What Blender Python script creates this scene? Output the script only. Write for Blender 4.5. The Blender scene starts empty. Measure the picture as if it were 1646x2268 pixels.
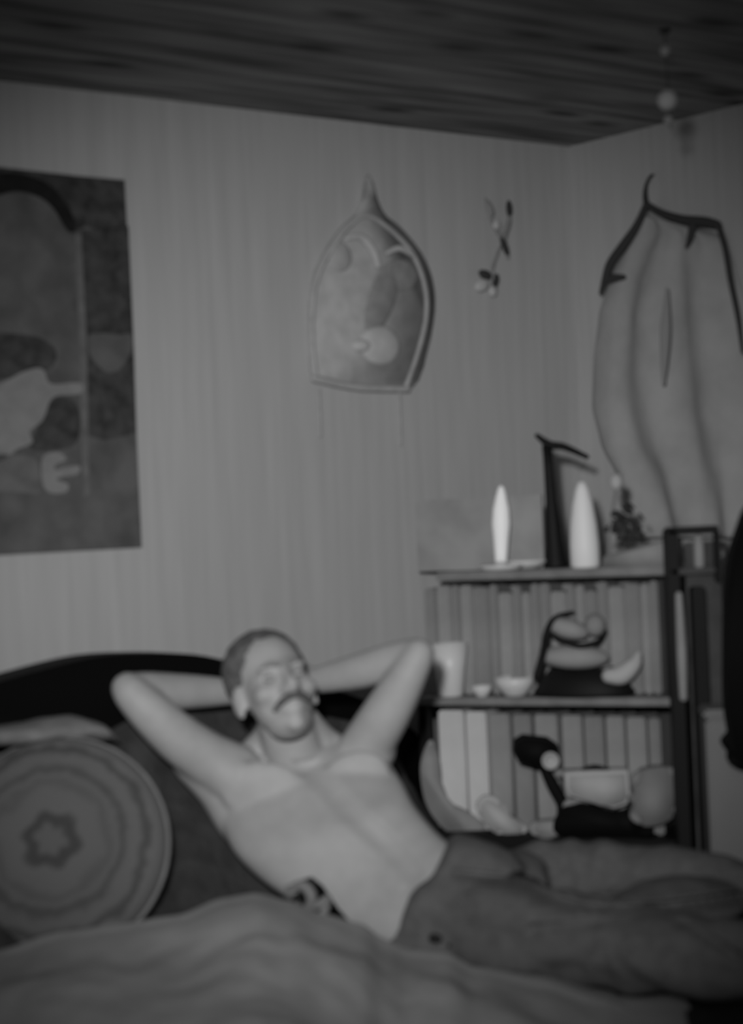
import bpy, bmesh, math, random
from mathutils import Vector, Matrix, noise
SC = bpy.context.scene
COL = SC.collection
R = math.radians
random.seed(7)

# ---------------------------------------------------------------- camera
CAM_Z, F_PX, ROLL = 1.30, 4322.0, R(2.5)
cam_d = bpy.data.cameras.new('camera')
cam = bpy.data.objects.new('camera', cam_d); COL.objects.link(cam)
cam.location = (0, 0, CAM_Z)
cam.rotation_euler = (Matrix.Rotation(R(90), 3, 'X') @ Matrix.Rotation(-ROLL, 3, 'Z')).to_euler()
cam_d.sensor_fit = 'HORIZONTAL'; cam_d.sensor_width = 36.0
cam_d.lens = F_PX / 1646 * 36
cam_d.dof.use_dof = True; cam_d.dof.focus_distance = 14.0
cam_d.dof.aperture_fstop = 4.4
SC.camera = cam

# ---------------------------------------------------------------- world, light, exposure
w = bpy.data.worlds.new('world'); SC.world = w; w.use_nodes = True
w.node_tree.nodes['Background'].inputs[0].default_value = (1, 1, 1, 1)
w.node_tree.nodes['Background'].inputs[1].default_value = 0.02
SC.view_settings.view_transform = 'Standard'; SC.view_settings.look = 'None'
SC.view_settings.exposure = 0.0; SC.view_settings.gamma = 1.0
SC.view_settings.use_curve_mapping = False

def spot(name, loc, target, power, angle, blend, size):
    d = bpy.data.lights.new(name, 'SPOT'); d.energy = power; d.spot_size = R(angle)
    d.spot_blend = blend; d.shadow_soft_size = size
    o = bpy.data.objects.new(name, d); COL.objects.link(o); o.location = loc
    o.rotation_euler = (Vector(target) - Vector(loc)).to_track_quat('-Z', 'Y').to_euler()
    return o
spot('room_lamp', (-0.16, 0.15, 1.62), (-0.04, 4.4, 1.20), 345, 39, 1.0, 0.08)
fd = bpy.data.lights.new('ceiling_bounce', 'AREA'); fd.energy = 8; fd.size = 1.4
fo = bpy.data.objects.new('ceiling_bounce', fd); COL.objects.link(fo)
fo.location = (-0.3, 0.9, 2.15); fo.rotation_euler = (R(28), 0, 0)
SC.cycles.use_denoising = True

# ---------------------------------------------------------------- pixel ray helpers (1646 x 2268)
def ray(px, py):
    u, v = px - 823.0, py - 1134.0
    c, s = math.cos(ROLL), math.sin(ROLL)
    return Vector(((u*c - v*s)/F_PX, 1.0, -(u*s + v*c)/F_PX))
CO = Vector((0, 0, CAM_Z))
def P(px, py, D): return CO + ray(px, py) * D
D1 = Vector((0.780, 0.6258, 0)).normalized()          # along the left wall towards the corner
D2 = Vector((D1.y, -D1.x, 0))                         # along the right wall away from the corner
CORNER = P(1260, 325, 5.2)
ZC = CORNER.z
CZ = Vector((CORNER.x, CORNER.y, 0))
def hit(px, py, p0, nrm):
    d = ray(px, py); return CO + d * ((p0 - CO).dot(nrm) / d.dot(nrm))
def Q(px, py, n=0.0): return hit(px, py, CZ + D2*n, D2)          # plane parallel to the left wall
def RW(px, py, m=0.0): return hit(px, py, CZ - D1*m, D1)         # plane parallel to the right wall
TH = R(25)
SE = Vector((math.cos(TH), -math.sin(TH), 0)); SN = Vector((math.sin(TH), math.cos(TH), 0))
S0 = P(935, 1545, 4.62)
def S(px, py, off=0.0): return hit(px, py, S0 + SN*off, SN)      # planes parallel to the shelf front
def pxm(px, D): return px * D / F_PX

# ---------------------------------------------------------------- materials
def mat(name, col, rough=0.8, var=0.0, scale=8.0, stretch=(1,1,1), bump=0.0, bscale=60, spec=0.3, coat=0):
    m = bpy.data.materials.new(name); m.use_nodes = True
    nt = m.node_tree; b = nt.nodes['Principled BSDF']
    b.inputs['Roughness'].default_value = rough
    b.inputs['Specular IOR Level'].default_value = spec
    b.inputs['Base Color'].default_value = (col, col, col, 1)
    tc = nt.nodes.new('ShaderNodeTexCoord'); mp = nt.nodes.new('ShaderNodeMapping')
    mp.inputs['Scale'].default_value = stretch
    nt.links.new(tc.outputs['Object'], mp.inputs['Vector'])
    if var:
        nz = nt.nodes.new('ShaderNodeTexNoise'); nz.inputs['Scale'].default_value = scale
        nz.inputs['Detail'].default_value = 4
        nt.links.new(mp.outputs[0], nz.inputs['Vector'])
        cr = nt.nodes.new('ShaderNodeValToRGB')
        lo, hi = max(col*(1-var), 0), min(col*(1+var), 1)
        cr.color_ramp.elements[0].position = 0.33; cr.color_ramp.elements[1].position = 0.67
        cr.color_ramp.elements[0].color = (lo, lo, lo, 1); cr.color_ramp.elements[1].color = (hi, hi, hi, 1)
        nt.links.new(nz.outputs[0], cr.inputs[0]); nt.links.new(cr.outputs[0], b.inputs['Base Color'])
    if bump:
        n2 = nt.nodes.new('ShaderNodeTexNoise'); n2.inputs['Scale'].default_value = bscale
        n2.inputs['Detail'].default_value = 5
        nt.links.new(mp.outputs[0], n2.inputs['Vector'])
        bp = nt.nodes.new('ShaderNodeBump'); bp.inputs['Strength'].default_value = bump
        bp.inputs['Distance'].default_value = 0.01
        nt.links.new(n2.outputs[0], bp.inputs['Height']); nt.links.new(bp.outputs[0], b.inputs['Normal'])
    return m

def wall_mat():
    m = mat('wallpaper', 0.50, 0.9)
    nt = m.node_tree; b = nt.nodes['Principled BSDF']
    tc = nt.nodes.new('ShaderNodeTexCoord'); mp = nt.nodes.new('ShaderNodeMapping')
    mp.inputs['Scale'].default_value = (1, 1, 0.05)
    nt.links.new(tc.outputs['Object'], mp.inputs['Vector'])
    nz = nt.nodes.new('ShaderNodeTexNoise'); nz.inputs['Scale'].default_value = 45; nz.inputs['Detail'].default_value = 3
    nt.links.new(mp.outputs[0], nz.inputs['Vector'])
    cr = nt.nodes.new('ShaderNodeValToRGB')
    cr.color_ramp.elements[0].position = 0.3; cr.color_ramp.elements[1].position = 0.7
    cr.color_ramp.elements[0].color = (.455, .455, .455, 1); cr.color_ramp.elements[1].color = (.515, .515, .515, 1)
    nt.links.new(nz.outputs[0], cr.inputs[0]); nt.links.new(cr.outputs[0], b.inputs['Base Color'])
    return m

def plank_mat():
    m = mat('dark_planks', 0.12, 0.75)
    nt = m.node_tree; b = nt.nodes['Principled BSDF']
    tc = nt.nodes.new('ShaderNodeTexCoord')
    # rotate so that x runs along the left wall
    mp = nt.nodes.new('ShaderNodeMapping'); mp.inputs['Rotation'].default_value = (0, 0, -math.atan2(D1.y, D1.x))
    nt.links.new(tc.outputs['Object'], mp.inputs['Vector'])
    mp2 = nt.nodes.new('ShaderNodeMapping'); mp2.inputs['Scale'].default_value = (1.2, 14, 1)
    nt.links.new(mp.outputs[0], mp2.inputs['Vector'])
    nz = nt.nodes.new('ShaderNodeTexNoise'); nz.inputs['Scale'].default_value = 1.5; nz.inputs['Detail'].default_value = 5
    nt.links.new(mp2.outputs[0], nz.inputs['Vector'])
    cr = nt.nodes.new('ShaderNodeValToRGB')
    cr.color_ramp.elements[0].position = 0.34; cr.color_ramp.elements[1].position = 0.66
    cr.color_ramp.elements[0].color = (.09, .09, .09, 1); cr.color_ramp.elements[1].color = (.38, .38, .38, 1)
    nt.links.new(nz.outputs[0], cr.inputs[0])
    # knots
    mp3 = nt.nodes.new('ShaderNodeMapping'); mp3.inputs['Scale'].default_value = (2.2, 6, 1)
    nt.links.new(mp.outputs[0], mp3.inputs['Vector'])
    vo = nt.nodes.new('ShaderNodeTexVoronoi'); vo.inputs['Scale'].default_value = 1.3
    nt.links.new(mp3.outputs[0], vo.inputs['Vector'])
    c2 = nt.nodes.new('ShaderNodeValToRGB')
    c2.color_ramp.elements[0].position = 0.08; c2.color_ramp.elements[1].position = 0.26
    c2.color_ramp.elements[0].color = (.18, .18, .18, 1); c2.color_ramp.elements[1].color = (1, 1, 1, 1)
    nt.links.new(vo.outputs['Distance'], c2.inputs[0])
    mx = nt.nodes.new('ShaderNodeMix'); mx.data_type = 'RGBA'; mx.blend_type = 'MULTIPLY'; mx.inputs[0].default_value = 1
    nt.links.new(cr.outputs[0], mx.inputs[6]); nt.links.new(c2.outputs[0], mx.inputs[7])
    nt.links.new(mx.outputs[2], b.inputs['Base Color'])
    return m

def mandala_mat(r0):
    m = mat('mandala_print', 0.3, 0.9)
    nt = m.node_tree; b = nt.nodes['Principled BSDF']; L = nt.links.new
    tc = nt.nodes.new('ShaderNodeTexCoord'); sp = nt.nodes.new('ShaderNodeSeparateXYZ'); L(tc.outputs['Object'], sp.inputs[0])
    def M(op, a, c=None):
        n = nt.nodes.new('ShaderNodeMath'); n.operation = op
        for i, x in enumerate((a, c)):
            if x is None: continue
            if isinstance(x, (int, float)): n.inputs[i].default_value = x
            else: L(x, n.inputs[i])
        return n.outputs[0]
    r = M('DIVIDE', M('SQRT', M('ADD', M('MULTIPLY', sp.outputs[0], sp.outputs[0]), M('MULTIPLY', sp.outputs[2], sp.outputs[2]))), r0)
    th = M('ARCTAN2', sp.outputs[2], sp.outputs[0])
    pet = M('MULTIPLY', M('SINE', M('MULTIPLY', th, 6.0)), 0.022)
    nz = nt.nodes.new('ShaderNodeTexNoise'); nz.inputs['Scale'].default_value = 26; L(tc.outputs['Object'], nz.inputs['Vector'])
    jit = M('MULTIPLY', M('SUBTRACT', nz.outputs[0], 0.5), 0.16)
    band = M('LESS_THAN', r, 0.52)
    rr = M('ADD', M('ADD', r, M('MULTIPLY', pet, band)), jit)
    cr = nt.nodes.new('ShaderNodeValToRGB'); L(rr, cr.inputs[0])
    pts = [(0, .25), (.10, .24), (.16, .12), (.23, .13), (.28, .27), (.44, .26), (.52, .20), (.58, .26), (.64, .15), (.70, .26), (.78, .28), (.83, .16), (.865, .17), (.90, .33), (1, .34)]
    e = cr.color_ramp.elements
    while len(e) < len(pts): e.new(0.5)
    for k, (p_, c_) in enumerate(pts):
        c_ = c_*.55; e[k].position = p_; e[k].color = (c_, c_, c_, 1)
    L(cr.outputs[0], b.inputs['Base Color'])
    return m

M_WALL = wall_mat(); M_PLANK = plank_mat()
M_FLOOR = mat('dark_floor', .06, .6, .4, 4)
M_SKIN = mat('skin', .47, .55, .05, 25, bump=.05, bscale=120)
M_HAIR = mat('short_hair', .16, .9, .3, 60, bump=.5, bscale=200)
M_TASH = mat('moustache_hair', .12, .95, .3, 90)
M_BROW = mat('eyebrow_hair', .26, .9)
M_NIP = mat('areola', .28, .7)
M_TROU = mat('trouser_cloth', .135, .95, .12, 40, bump=.3, bscale=150)
M_BELT = mat('belt_leather', .012, .5)
M_BLACK = mat('black_leather', .006, .7, spec=.1)
M_THROW = mat('charcoal_throw', .055, .95, .25, 20, bump=.5, bscale=60)
M_DUVET = mat('pale_duvet', .39, .95, .13, 6, bump=.2, bscale=50)
M_GREYC = mat('grey_cloth', .24, .95, .15, 20, bump=.3, bscale=50)
M_SHELF = mat('shelf_edge', .23, .7, .2, 14)
M_DARK = mat('dark_wood', .010, .6, spec=.2)
M_DARK2 = mat('dark_grey_wood', .07, .7, .3, 12)
M_WHITE = mat('white_china', .75, .35)
M_WAX = mat('candle_wax', .95, .5)
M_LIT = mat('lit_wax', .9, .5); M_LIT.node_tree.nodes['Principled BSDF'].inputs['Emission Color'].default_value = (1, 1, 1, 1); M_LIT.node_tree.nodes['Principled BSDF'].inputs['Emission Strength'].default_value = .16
M_PALE = mat('pale_card', .50, .8, .1, 10)
M_PALE2 = mat('grey_card', .33, .8, .12, 10)
M_PALE3 = mat('mid_card', .27, .8, .12, 10)
M_INK = mat('poster_dark', .055, .8, .45, 30)
M_INKB = mat('poster_black', .012, .8, .3, 30)
M_POST = mat('poster_grey', .115, .8, .25, 14)
M_POSTL = mat('poster_pale', .25, .8, .12, 22)
M_POSTM = mat('poster_mid', .15, .8, .2, 22)
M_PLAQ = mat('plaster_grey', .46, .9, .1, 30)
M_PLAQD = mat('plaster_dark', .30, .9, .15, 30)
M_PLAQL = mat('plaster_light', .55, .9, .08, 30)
M_GARM = mat('pale_garment', .40, .95, .08, 12, bump=.2, bscale=80)
M_EDGE = mat('dark_edge', .05, .9)
M_LEAF = mat('dark_leaf', .05, .8)
M_PANEL = mat('painted_panel', .20, .6, .05, 5)
M_BACKP = mat('raised_panel', .32, .9, .12, 12)
M_BRIGHT = mat('bright_card', .68, .8, .06, 10)
M_METAL = mat('grey_metal', .3, .3)

# ---------------------------------------------------------------- object helpers
def tag(o, label=None, cat=None, group=None, kind=None):
    if label: o['label'] = label
    if cat: o['category'] = cat
    if group: o['group'] = group
    if kind: o['kind'] = kind
    return o
def empty(name, loc, label, cat, group=None):
    o = bpy.data.objects.new(name, None); COL.objects.link(o); o.location = loc
    o.empty_display_size = .05
    return tag(o, label, cat, group)
def link(name, bm, m, parent=None, origin=None, smooth=True):
    """bm in world coordinates; the object gets its own origin."""
    bmesh.ops.recalc_face_normals(bm, faces=bm.faces)
    me = bpy.data.meshes.new(name)
    if origin is None:
        if bm.verts:
            c = Vector((0, 0, 0))
            for v in bm.verts: c += v.co
            origin = c / len(bm.verts)
        else: origin = Vector((0, 0, 0))
    origin = Vector(origin)
    bmesh.ops.translate(bm, verts=bm.verts, vec=-origin)
    if smooth:
        for f in bm.faces: f.smooth = True
    bm.to_mesh(me); bm.free()
    me.materials.append(m)
    o = bpy.data.objects.new(name, me); COL.objects.link(o)
    if parent:
        o.parent = parent; o.location = origin - parent.matrix_world_loc if False else origin - Vector(parent_world(parent))
    else: o.location = origin
    return o
def parent_world(p):
    v = Vector(p.location)
    if p.parent: v += parent_world(p.parent)
    return v

def box(bm, o, ex, ey, ez):
    """box from corner o with edge vectors"""
    vs = [bm.verts.new(Vector(o) + ex*i + ey*j + ez*k) for k in (0, 1) for j in (0, 1) for i in (0, 1)]
    for q in ((0,1,3,2), (4,6,7,5), (0,4,5,1), (2,3,7,6), (0,2,6,4), (1,5,7,3)):
        bm.faces.new([vs[i] for i in q])
    return vs
def bevel(bm, w_, seg=3):
    bmesh.ops.bevel(bm, geom=list(bm.edges), offset=w_, segments=seg, affect='EDGES', clamp_overlap=True)
def slab(bm, pts, thick, dirv, bev=0.0):
    """prism of a polygon (world points) extruded along dirv"""
    a = [bm.verts.new(p) for p in pts]; b = [bm.verts.new(p + dirv*thick) for p in pts]
    n = len(a)
    f1 = bm.faces.new(a); f2 = bm.faces.new(b[::-1])
    for i in range(n): bm.faces.new((a[i], b[i], b[(i+1) % n], a[(i+1) % n]))
    if bev:
        es = list(f1.edges) + list(f2.edges)
        bmesh.ops.bevel(bm, geom=es, offset=bev, segments=4, affect='EDGES', clamp_overlap=True)
def catmull(pts, k=8, closed=False):
    out = []; n = len(pts)
    rng = n if closed else n-1
    for i in range(rng):
        if closed: p0, p1, p2, p3 = pts[i-1], pts[i], pts[(i+1) % n], pts[(i+2) % n]
        else: p0, p1, p2, p3 = pts[max(i-1,0)], pts[i], pts[i+1], pts[min(i+2,n-1)]
        for j in range(k):
            t = j/k
            out.append([0.5*((2*b)+(-a+c)*t+(2*a-5*b+4*c-d)*t*t+(-a+3*b-3*c+d)*t**3) for a, b, c, d in zip(p0, p1, p2, p3)])
    if not closed: out.append(list(pts[-1]))
    return out
def ring_loft(bm, rings, cap=True):
    vr = [[bm.verts.new(p) for p in r] for r in rings]
    n = len(vr[0])
    for a, b in zip(vr, vr[1:]):
        for i in range(n): bm.faces.new((a[i], a[(i+1) % n], b[(i+1) % n], b[i]))
    if cap:
        bm.faces.new(vr[0][::-1]); bm.faces.new(vr[-1])
def tube(bm, pts, rad, seg=12, k=6, flat=1.0, dome=True):
    """pts: Vectors, rad: per-point radii (m). tapered smooth tube with rounded ends"""
    if not isinstance(rad, (list, tuple)): rad = [rad]*len(pts)
    q = catmull([list(p)+[r] for p, r in zip(pts, rad)], k) if len(pts) > 2 else \
        [[*(Vector(pts[0]).lerp(Vector(pts[1]), t/4)), rad[0]+(rad[1]-rad[0])*t/4] for t in range(5)]
    C_ = [Vector(x[:3]) for x in q]; Rr = [max(x[3], 1e-4) for x in q]
    T = [(C_[min(i+1, len(C_)-1)] - C_[max(i-1, 0)]).normalized() for i in range(len(C_))]
    up = Vector((0, 0, 1)) if abs(T[0].z) < .9 else Vector((0, 1, 0))
    nn = T[0].cross(up).normalized()
    rings = []
    fr = []
    for c, r, t in zip(C_, Rr, T):
        nn = (nn - t*nn.dot(t)).normalized(); bb = t.cross(nn); fr.append((nn.copy(), bb))
    def rg(c, r, f): return [c + f[0]*(r*math.cos(2*math.pi*j/seg)) + f[1]*(r*flat*math.sin(2*math.pi*j/seg)) for j in range(seg)]
    if dome:
        for a in (80, 55, 30): rings.append(rg(C_[0]-T[0]*Rr[0]*math.sin(R(a)), Rr[0]*math.cos(R(a)), fr[0]))
    for c, r, f in zip(C_, Rr, fr): rings.append(rg(c, r, f))
    if dome:
        for a in (30, 55, 80): rings.append(rg(C_[-1]+T[-1]*Rr[-1]*math.sin(R(a)), Rr[-1]*math.cos(R(a)), fr[-1]))
    ring_loft(bm, rings)
def ell(bm, c, r, rot=None, seg=20):
    m = Matrix.Translation(Vector(c)) @ (rot.to_4x4() if rot else Matrix.Identity(4)) @ Matrix.Diagonal((r[0], r[1], r[2], 1))
    bmesh.ops.create_uvsphere(bm, u_segments=seg, v_segments=max(8, seg//2+2), radius=1, matrix=m)
def lathe(bm, prof, base, seg=28, ax=Vector((0, 0, 1))):
    """prof: (r, h) list closed by caps"""
    ax = ax.normalized(); x = ax.orthogonal().normalized(); y = ax.cross(x)
    rings = [[base + ax*h + (x*math.cos(2*math.pi*j/seg) + y*math.sin(2*math.pi*j/seg))*max(r, .0004) for j in range(seg)] for r, h in prof]
    ring_loft(bm, rings)
def grid(bm, f, nu, nv):
    vs = [[bm.verts.new(f(i/(nu-1), j/(nv-1))) for i in range(nu)] for j in range(nv)]
    for j in range(nv-1):
        for i in range(nu-1): bm.faces.new((vs[j][i], vs[j][i+1], vs[j+1][i+1], vs[j+1][i]))
    return vs
def solid(o, t, off=-1):
    md = o.modifiers.new('thickness', 'SOLIDIFY'); md.thickness = t; md.offset = off; return o
def nz(p, s): return noise.noise(Vector(p)*s)
def interp(pts, x):
    if x <= pts[0][0]: return pts[0][1]
    for (a, b), (c, d) in zip(pts, pts[1:]):
        if x <= c:
            t = (x-a)/(c-a); t = t*t*(3-2*t) * .5 + t*.5
            return b + (d-b)*t
    return pts[-1][1]
def remeshed(bm, voxel, smooth_it=6, fac=.5):
    """voxel-union of everything in bm -> new bmesh"""
    bmesh.ops.recalc_face_normals(bm, faces=bm.faces)
    me = bpy.data.meshes.new('tmp'); bm.to_mesh(me); bm.free()
    o = bpy.data.objects.new('tmp', me); COL.objects.link(o)
    md = o.modifiers.new('r', 'REMESH'); md.mode = 'VOXEL'; md.voxel_size = voxel
    sm = o.modifiers.new('s', 'SMOOTH'); sm.iterations = smooth_it; sm.factor = fac
    dg = bpy.context.evaluated_depsgraph_get(); dg.update()
    ev = o.evaluated_get(dg); m2 = bpy.data.meshes.new_from_object(ev)
    nb = bmesh.new(); nb.from_mesh(m2)
    bpy.data.objects.remove(o); bpy.data.meshes.remove(me); bpy.data.meshes.remove(m2)
    return nb

# ================================================================ ROOM
LW, RL = 5.0, 5.0
Z1 = Vector((0, 0, 1))
def wall(name, a, b, nrm):
    bm = bmesh.new(); box(bm, a - nrm*0.1, (b - a), nrm*0.1, Z1*ZC)
    return tag(link(name, bm, M_WALL, smooth=False, origin=a), kind='structure')
pA = CZ; pB = CZ - D1*LW; pC = pB + D2*RL; pD = CZ + D2*RL
wall('wall_left', pB, pA, D2)
wall('wall_right', pA, pD, -D1)
wall('wall_back', pC, pD, -D2)
wall('wall_front', pB, pC, D1)
bm = bmesh.new(); box(bm, pB - D1*.2 - D2*.2 - Z1*.1, D1*(LW+.4), D2*(RL+.4), Z1*.1)
tag(link('floor', bm, M_FLOOR, smooth=False), kind='structure')
bm = bmesh.new(); box(bm, pB - D1*.2 - D2*.2 + Z1*ZC, D1*(LW+.4), D2*(RL+.4), Z1*.1)
tag(link('ceiling', bm, M_PLANK, smooth=False, origin=Vector((CORNER.x, CORNER.y, ZC))), kind='structure')

# ================================================================ DAYBED
SEAT = .41
def daybed():
    t = empty('daybed', CZ - D1*1.9 + D2*.8, 'long black daybed with a high arched backrest against the pale wall', 'daybed')
    o0 = CZ - D1*3.4 + D2*.02
    bm = bmesh.new(); box(bm, o0 + Z1*.10, D1*2.64, D2*1.9, Z1*.14); bevel(bm, .015)
    link('base', bm, M_BLACK, t)
    bm = bmesh.new(); box(bm, o0 + Z1*.24, D1*2.64, D2*1.9, Z1*(SEAT-.24)); bevel(bm, .03)
    link('seat', bm, M_THROW, t)
    for a in (.1, 2.54):
        for b in (.1, 1.8):
            bm = bmesh.new(); lathe(bm, [(.03, 0), (.03, .1)], Vector((o0.x, o0.y, 0)) + D1*a + D2*b, 16)
            link('leg', bm, M_DARK, t)
    out = [(-420,1900), (-420,1640), (-250,1570), (-100,1520), (60,1474), (170,1450), (280,1444), (380,1447), (470,1466), (560,1490), (680,1522), (780,1560), (860,1615), (910,1690), (950,1780), (975,1866), (985,2050)]
    n0 = .03
    pts = [Q(a, b, n0) for a, b in out]
    cur = catmull([list(p) for p in pts], 4)
    pts = [Vector(c) for c in cur]
    pts.append(Vector((pts[-1].x, pts[-1].y, SEAT-.03))); pts.insert(0, Vector((pts[0].x, pts[0].y, SEAT-.03)))
    bm = bmesh.new(); slab(bm, pts, .10, D2, .03)
    link('backrest', bm, M_BLACK, t)
    return t
daybed()

# dark throw / cushion behind the man, leaning on the backrest
def leaning_throw():
    top = [(-420,1690), (0,1668), (150,1652), (235,1620), (290,1592), (420,1575), (560,1562), (700,1585), (800,1600), (860,1650), (905,1740), (950,1820), (1000,1880)]
    bm = bmesh.new()
    def f(u, v):
        px = -420 + u*1420; yt = interp(top, px)
        a = Q(px, yt, .16)
        n = .16 + .40*v**1.5
        z = a.z + (SEAT + .012 - a.z)*min(1, v*1.15)
        p = Vector((a.x, a.y, 0)) + D2*(n-.16); p.z = z
        p += D2*(.014*nz(p, 7) + .008*nz(p, 18))
        return p
    grid(bm, f, 110, 46)
    o = link('throw_blanket', bm, M_THROW)
    solid(o, .012, 0)
    return tag(o, 'charcoal blanket covering the backrest behind the shirtless man', 'blanket')
leaning_throw()

# folded grey cloth on top of the throw, left
def folded_cloth():
    top = [(-260,1612), (0,1608), (60,1600), (110,1588), (160,1583), (200,1594), (240,1620), (262,1640)]
    bot = [(-260,1665), (0,1652), (120,1645), (200,1640), (262,1642)]
    bm = bmesh.new()
    rings = []
    for i in range(70):
        px = -260 + 522*i/69
        a = Q(px, interp(top, px), .24); b = Q(px, interp(bot, px), .24)
        c = (a+b)/2; h = max((a.z-b.z)/2, .002)
        d = min(1, (i+1)/5, (70-i)/8)
        rings.append([c + Z1*(h*math.sin(q)) + D2*(.06*d*math.cos(q) + .01*nz(c + Z1*math.sin(q)*.1, 22)) for q in [2*math.pi*j/20 for j in range(20)]])
    ring_loft(bm, rings)
    o = link('folded_cloth', bm, M_GREYC)
    return tag(o, 'light grey rumpled cloth lying along the sofa back above the round cushion', 'cloth')
folded_cloth()

# round mandala cushion
def round_cushion(c, r, th, yaw, pitch, label, m, group=None):
    bm = bmesh.new()
    prof = []
    for k in range(15):
        a = R(-90 + 180*k/14); prof.append((r*(1-.10*(1-math.cos(a))) if False else r*math.cos(a)**.45 if abs(math.cos(a)) > 1e-6 else 0, th*math.sin(a)))
    seg = 64
    rings = [[Vector((rr*math.cos(2*math.pi*j/seg), h, rr*math.sin(2*math.pi*j/seg))) for j in range(seg)] for rr, h in [(max(a, .0006), b) for a, b in prof]]
    ring_loft(bm, rings)
    rot = Matrix.Rotation(yaw, 3, 'Z') @ Matrix.Rotation(-pitch, 3, 'X')
    t = empty('round_cushion', c, label, 'cushion', group)
    t.rotation_euler = rot.to_euler()
    bmesh.ops.recalc_face_normals(bm, faces=bm.faces)
    me = bpy.data.meshes.new('cover')
    for f in bm.faces: f.smooth = True
    bm.to_mesh(me); bm.free(); me.materials.append(m)
    o = bpy.data.objects.new('cover', me); COL.objects.link(o); o.parent = t
    bm = bmesh.new()
    bmesh.ops.create_circle(bm, segments=8, radius=.005)
    bm.free(); bm = bmesh.new()
    rings = []
    for i in range(65):
        a = 2*math.pi*i/64
        cc = Vector((r*math.cos(a), 0, r*math.sin(a))); n = cc.normalized()
        rings.append([cc + n*.006*math.cos(q) + Vector((0, 1, 0))*.006*math.sin(q) for q in [2*math.pi*j/8 for j in range(8)]])
    ring_loft(bm, rings, cap=False)
    me = bpy.data.meshes.new('piping'); bm.to_mesh(me); bm.free(); me.materials.append(M_GREYC)
    o = bpy.data.objects.new('piping', me); COL.objects.link(o); o.parent = t
    return t
round_cushion(P(126, 1876, 3.79), .216, .068, R(0), R(22), 'round cushion with a ringed flower print leaning on the sofa, left of the man', mandala_mat(.216))

# pale flat cushion under it
bm = bmesh.new()
c = P(60, 2075, 3.62)
ell(bm, (c.x, c.y, SEAT+.055), (.26, .12, .048), seg=32)
tag(link('flat_cushion', bm, M_GREYC), 'flat pale cushion edge showing just below the round flower cushion', 'cushion')

# ================================================================ PALE DUVET in the foreground
def duvet():
    crest = [(-500,2160), (-60,2120), (0,2112), (150,2070), (280,2052), (400,2035), (500,1996), (570,1984), (640,2000), (720,2030), (800,2050), (850,2085), (900,2108), (990,2118), (1050,2150), (1200,2186), (1340,2228), (1440,2264), (1520,2300), (1700,2330)]
    bm = bmesh.new()
    def f(u, v):
        px = -480 + u*2000
        D = 3.50 - .10*max(0, min(1, (px-700)/700))
        c = P(px, interp(crest, px), D)
        hb = max(c.z - SEAT, .0)
        if v < .18:
            k = v/.18                       # back slope, rising
            p = Vector((c.x*(1.02), D + .16*(1-k), SEAT + .004 + hb*math.sin(k*math.pi/2)))
        else:
            k = (v-.18)/.82
            y = D - 1.05*k
            z = c.z - .02*k - .30*k**2.2
            p = Vector((c.x*(1-.22*k), y, z))
        amp = min(1, abs(v-.18)*6)
        p.z += amp*(.016*nz(p + Vector((3, 1, 0)), 4.5) + .010*nz(p, 10) + .004*nz(p, 24))
        # long diagonal creases
        p.z += amp*.010*math.sin((p.x*9 + p.y*14) + 2*nz(p, 3))
        p.z = max(p.z, .27 if p.y < 2.9 else SEAT+.004) if v > .18 else p.z
        return p
    grid(bm, f, 170, 80)
    o = link('duvet', bm, M_DUVET); solid(o, .02, -1)
    return tag(o, 'pale rumpled duvet heaped across the daybed in the foreground', 'duvet')
duvet()

# small knotted cloth loop beside the hip
def cloth_loop():
    t = empty('fabric_bow', P(690, 2010, 3.66), 'small pale knotted fabric loop beside the bare waist of the man', 'bow')
    bm = bmesh.new()
    D = 3.66
    tube(bm, [P(640,1968,D), P(672,1962,D-.01), P(690,1985,D-.01), P(682,2010,D), P(662,2030,D), P(650,2040,D)], [.007,.011,.011,.009,.008,.007], 10)
    link('loop', bm, M_GREYC, t)
    bm = bmesh.new()
    tube(bm, [P(690,2012,D), P(712,2000,D-.01), P(728,1990,D), P(712,2030,D-.005), P(690,2045,D)], [.006,.009,.007,.009,.006], 10)
    link('tail', bm, M_GREYC, t)
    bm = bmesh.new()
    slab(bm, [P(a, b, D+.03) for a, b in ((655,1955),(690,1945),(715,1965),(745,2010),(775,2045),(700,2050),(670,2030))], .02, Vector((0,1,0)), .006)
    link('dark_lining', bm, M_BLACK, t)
cloth_loop()

# ================================================================ THE MAN
def rotm(yaw=0, pitch=0, roll=0):
    return Matrix.Rotation(yaw, 3, 'Z') @ Matrix.Rotation(pitch, 3, 'X') @ Matrix.Rotation(roll, 3, 'Y')
HC = P(606, 1520, 3.97)
HROT = rotm(R(20), R(-24), R(-7))
def H(x, y, z): return HC + HROT @ Vector((x, y, z))

def brush(bm, c, rad, disp):
    for v in bm.verts:
        d = (v.co - c).length
        if d < rad:
            k = (1-(d/rad)**2)**2; v.co += disp*k

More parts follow.
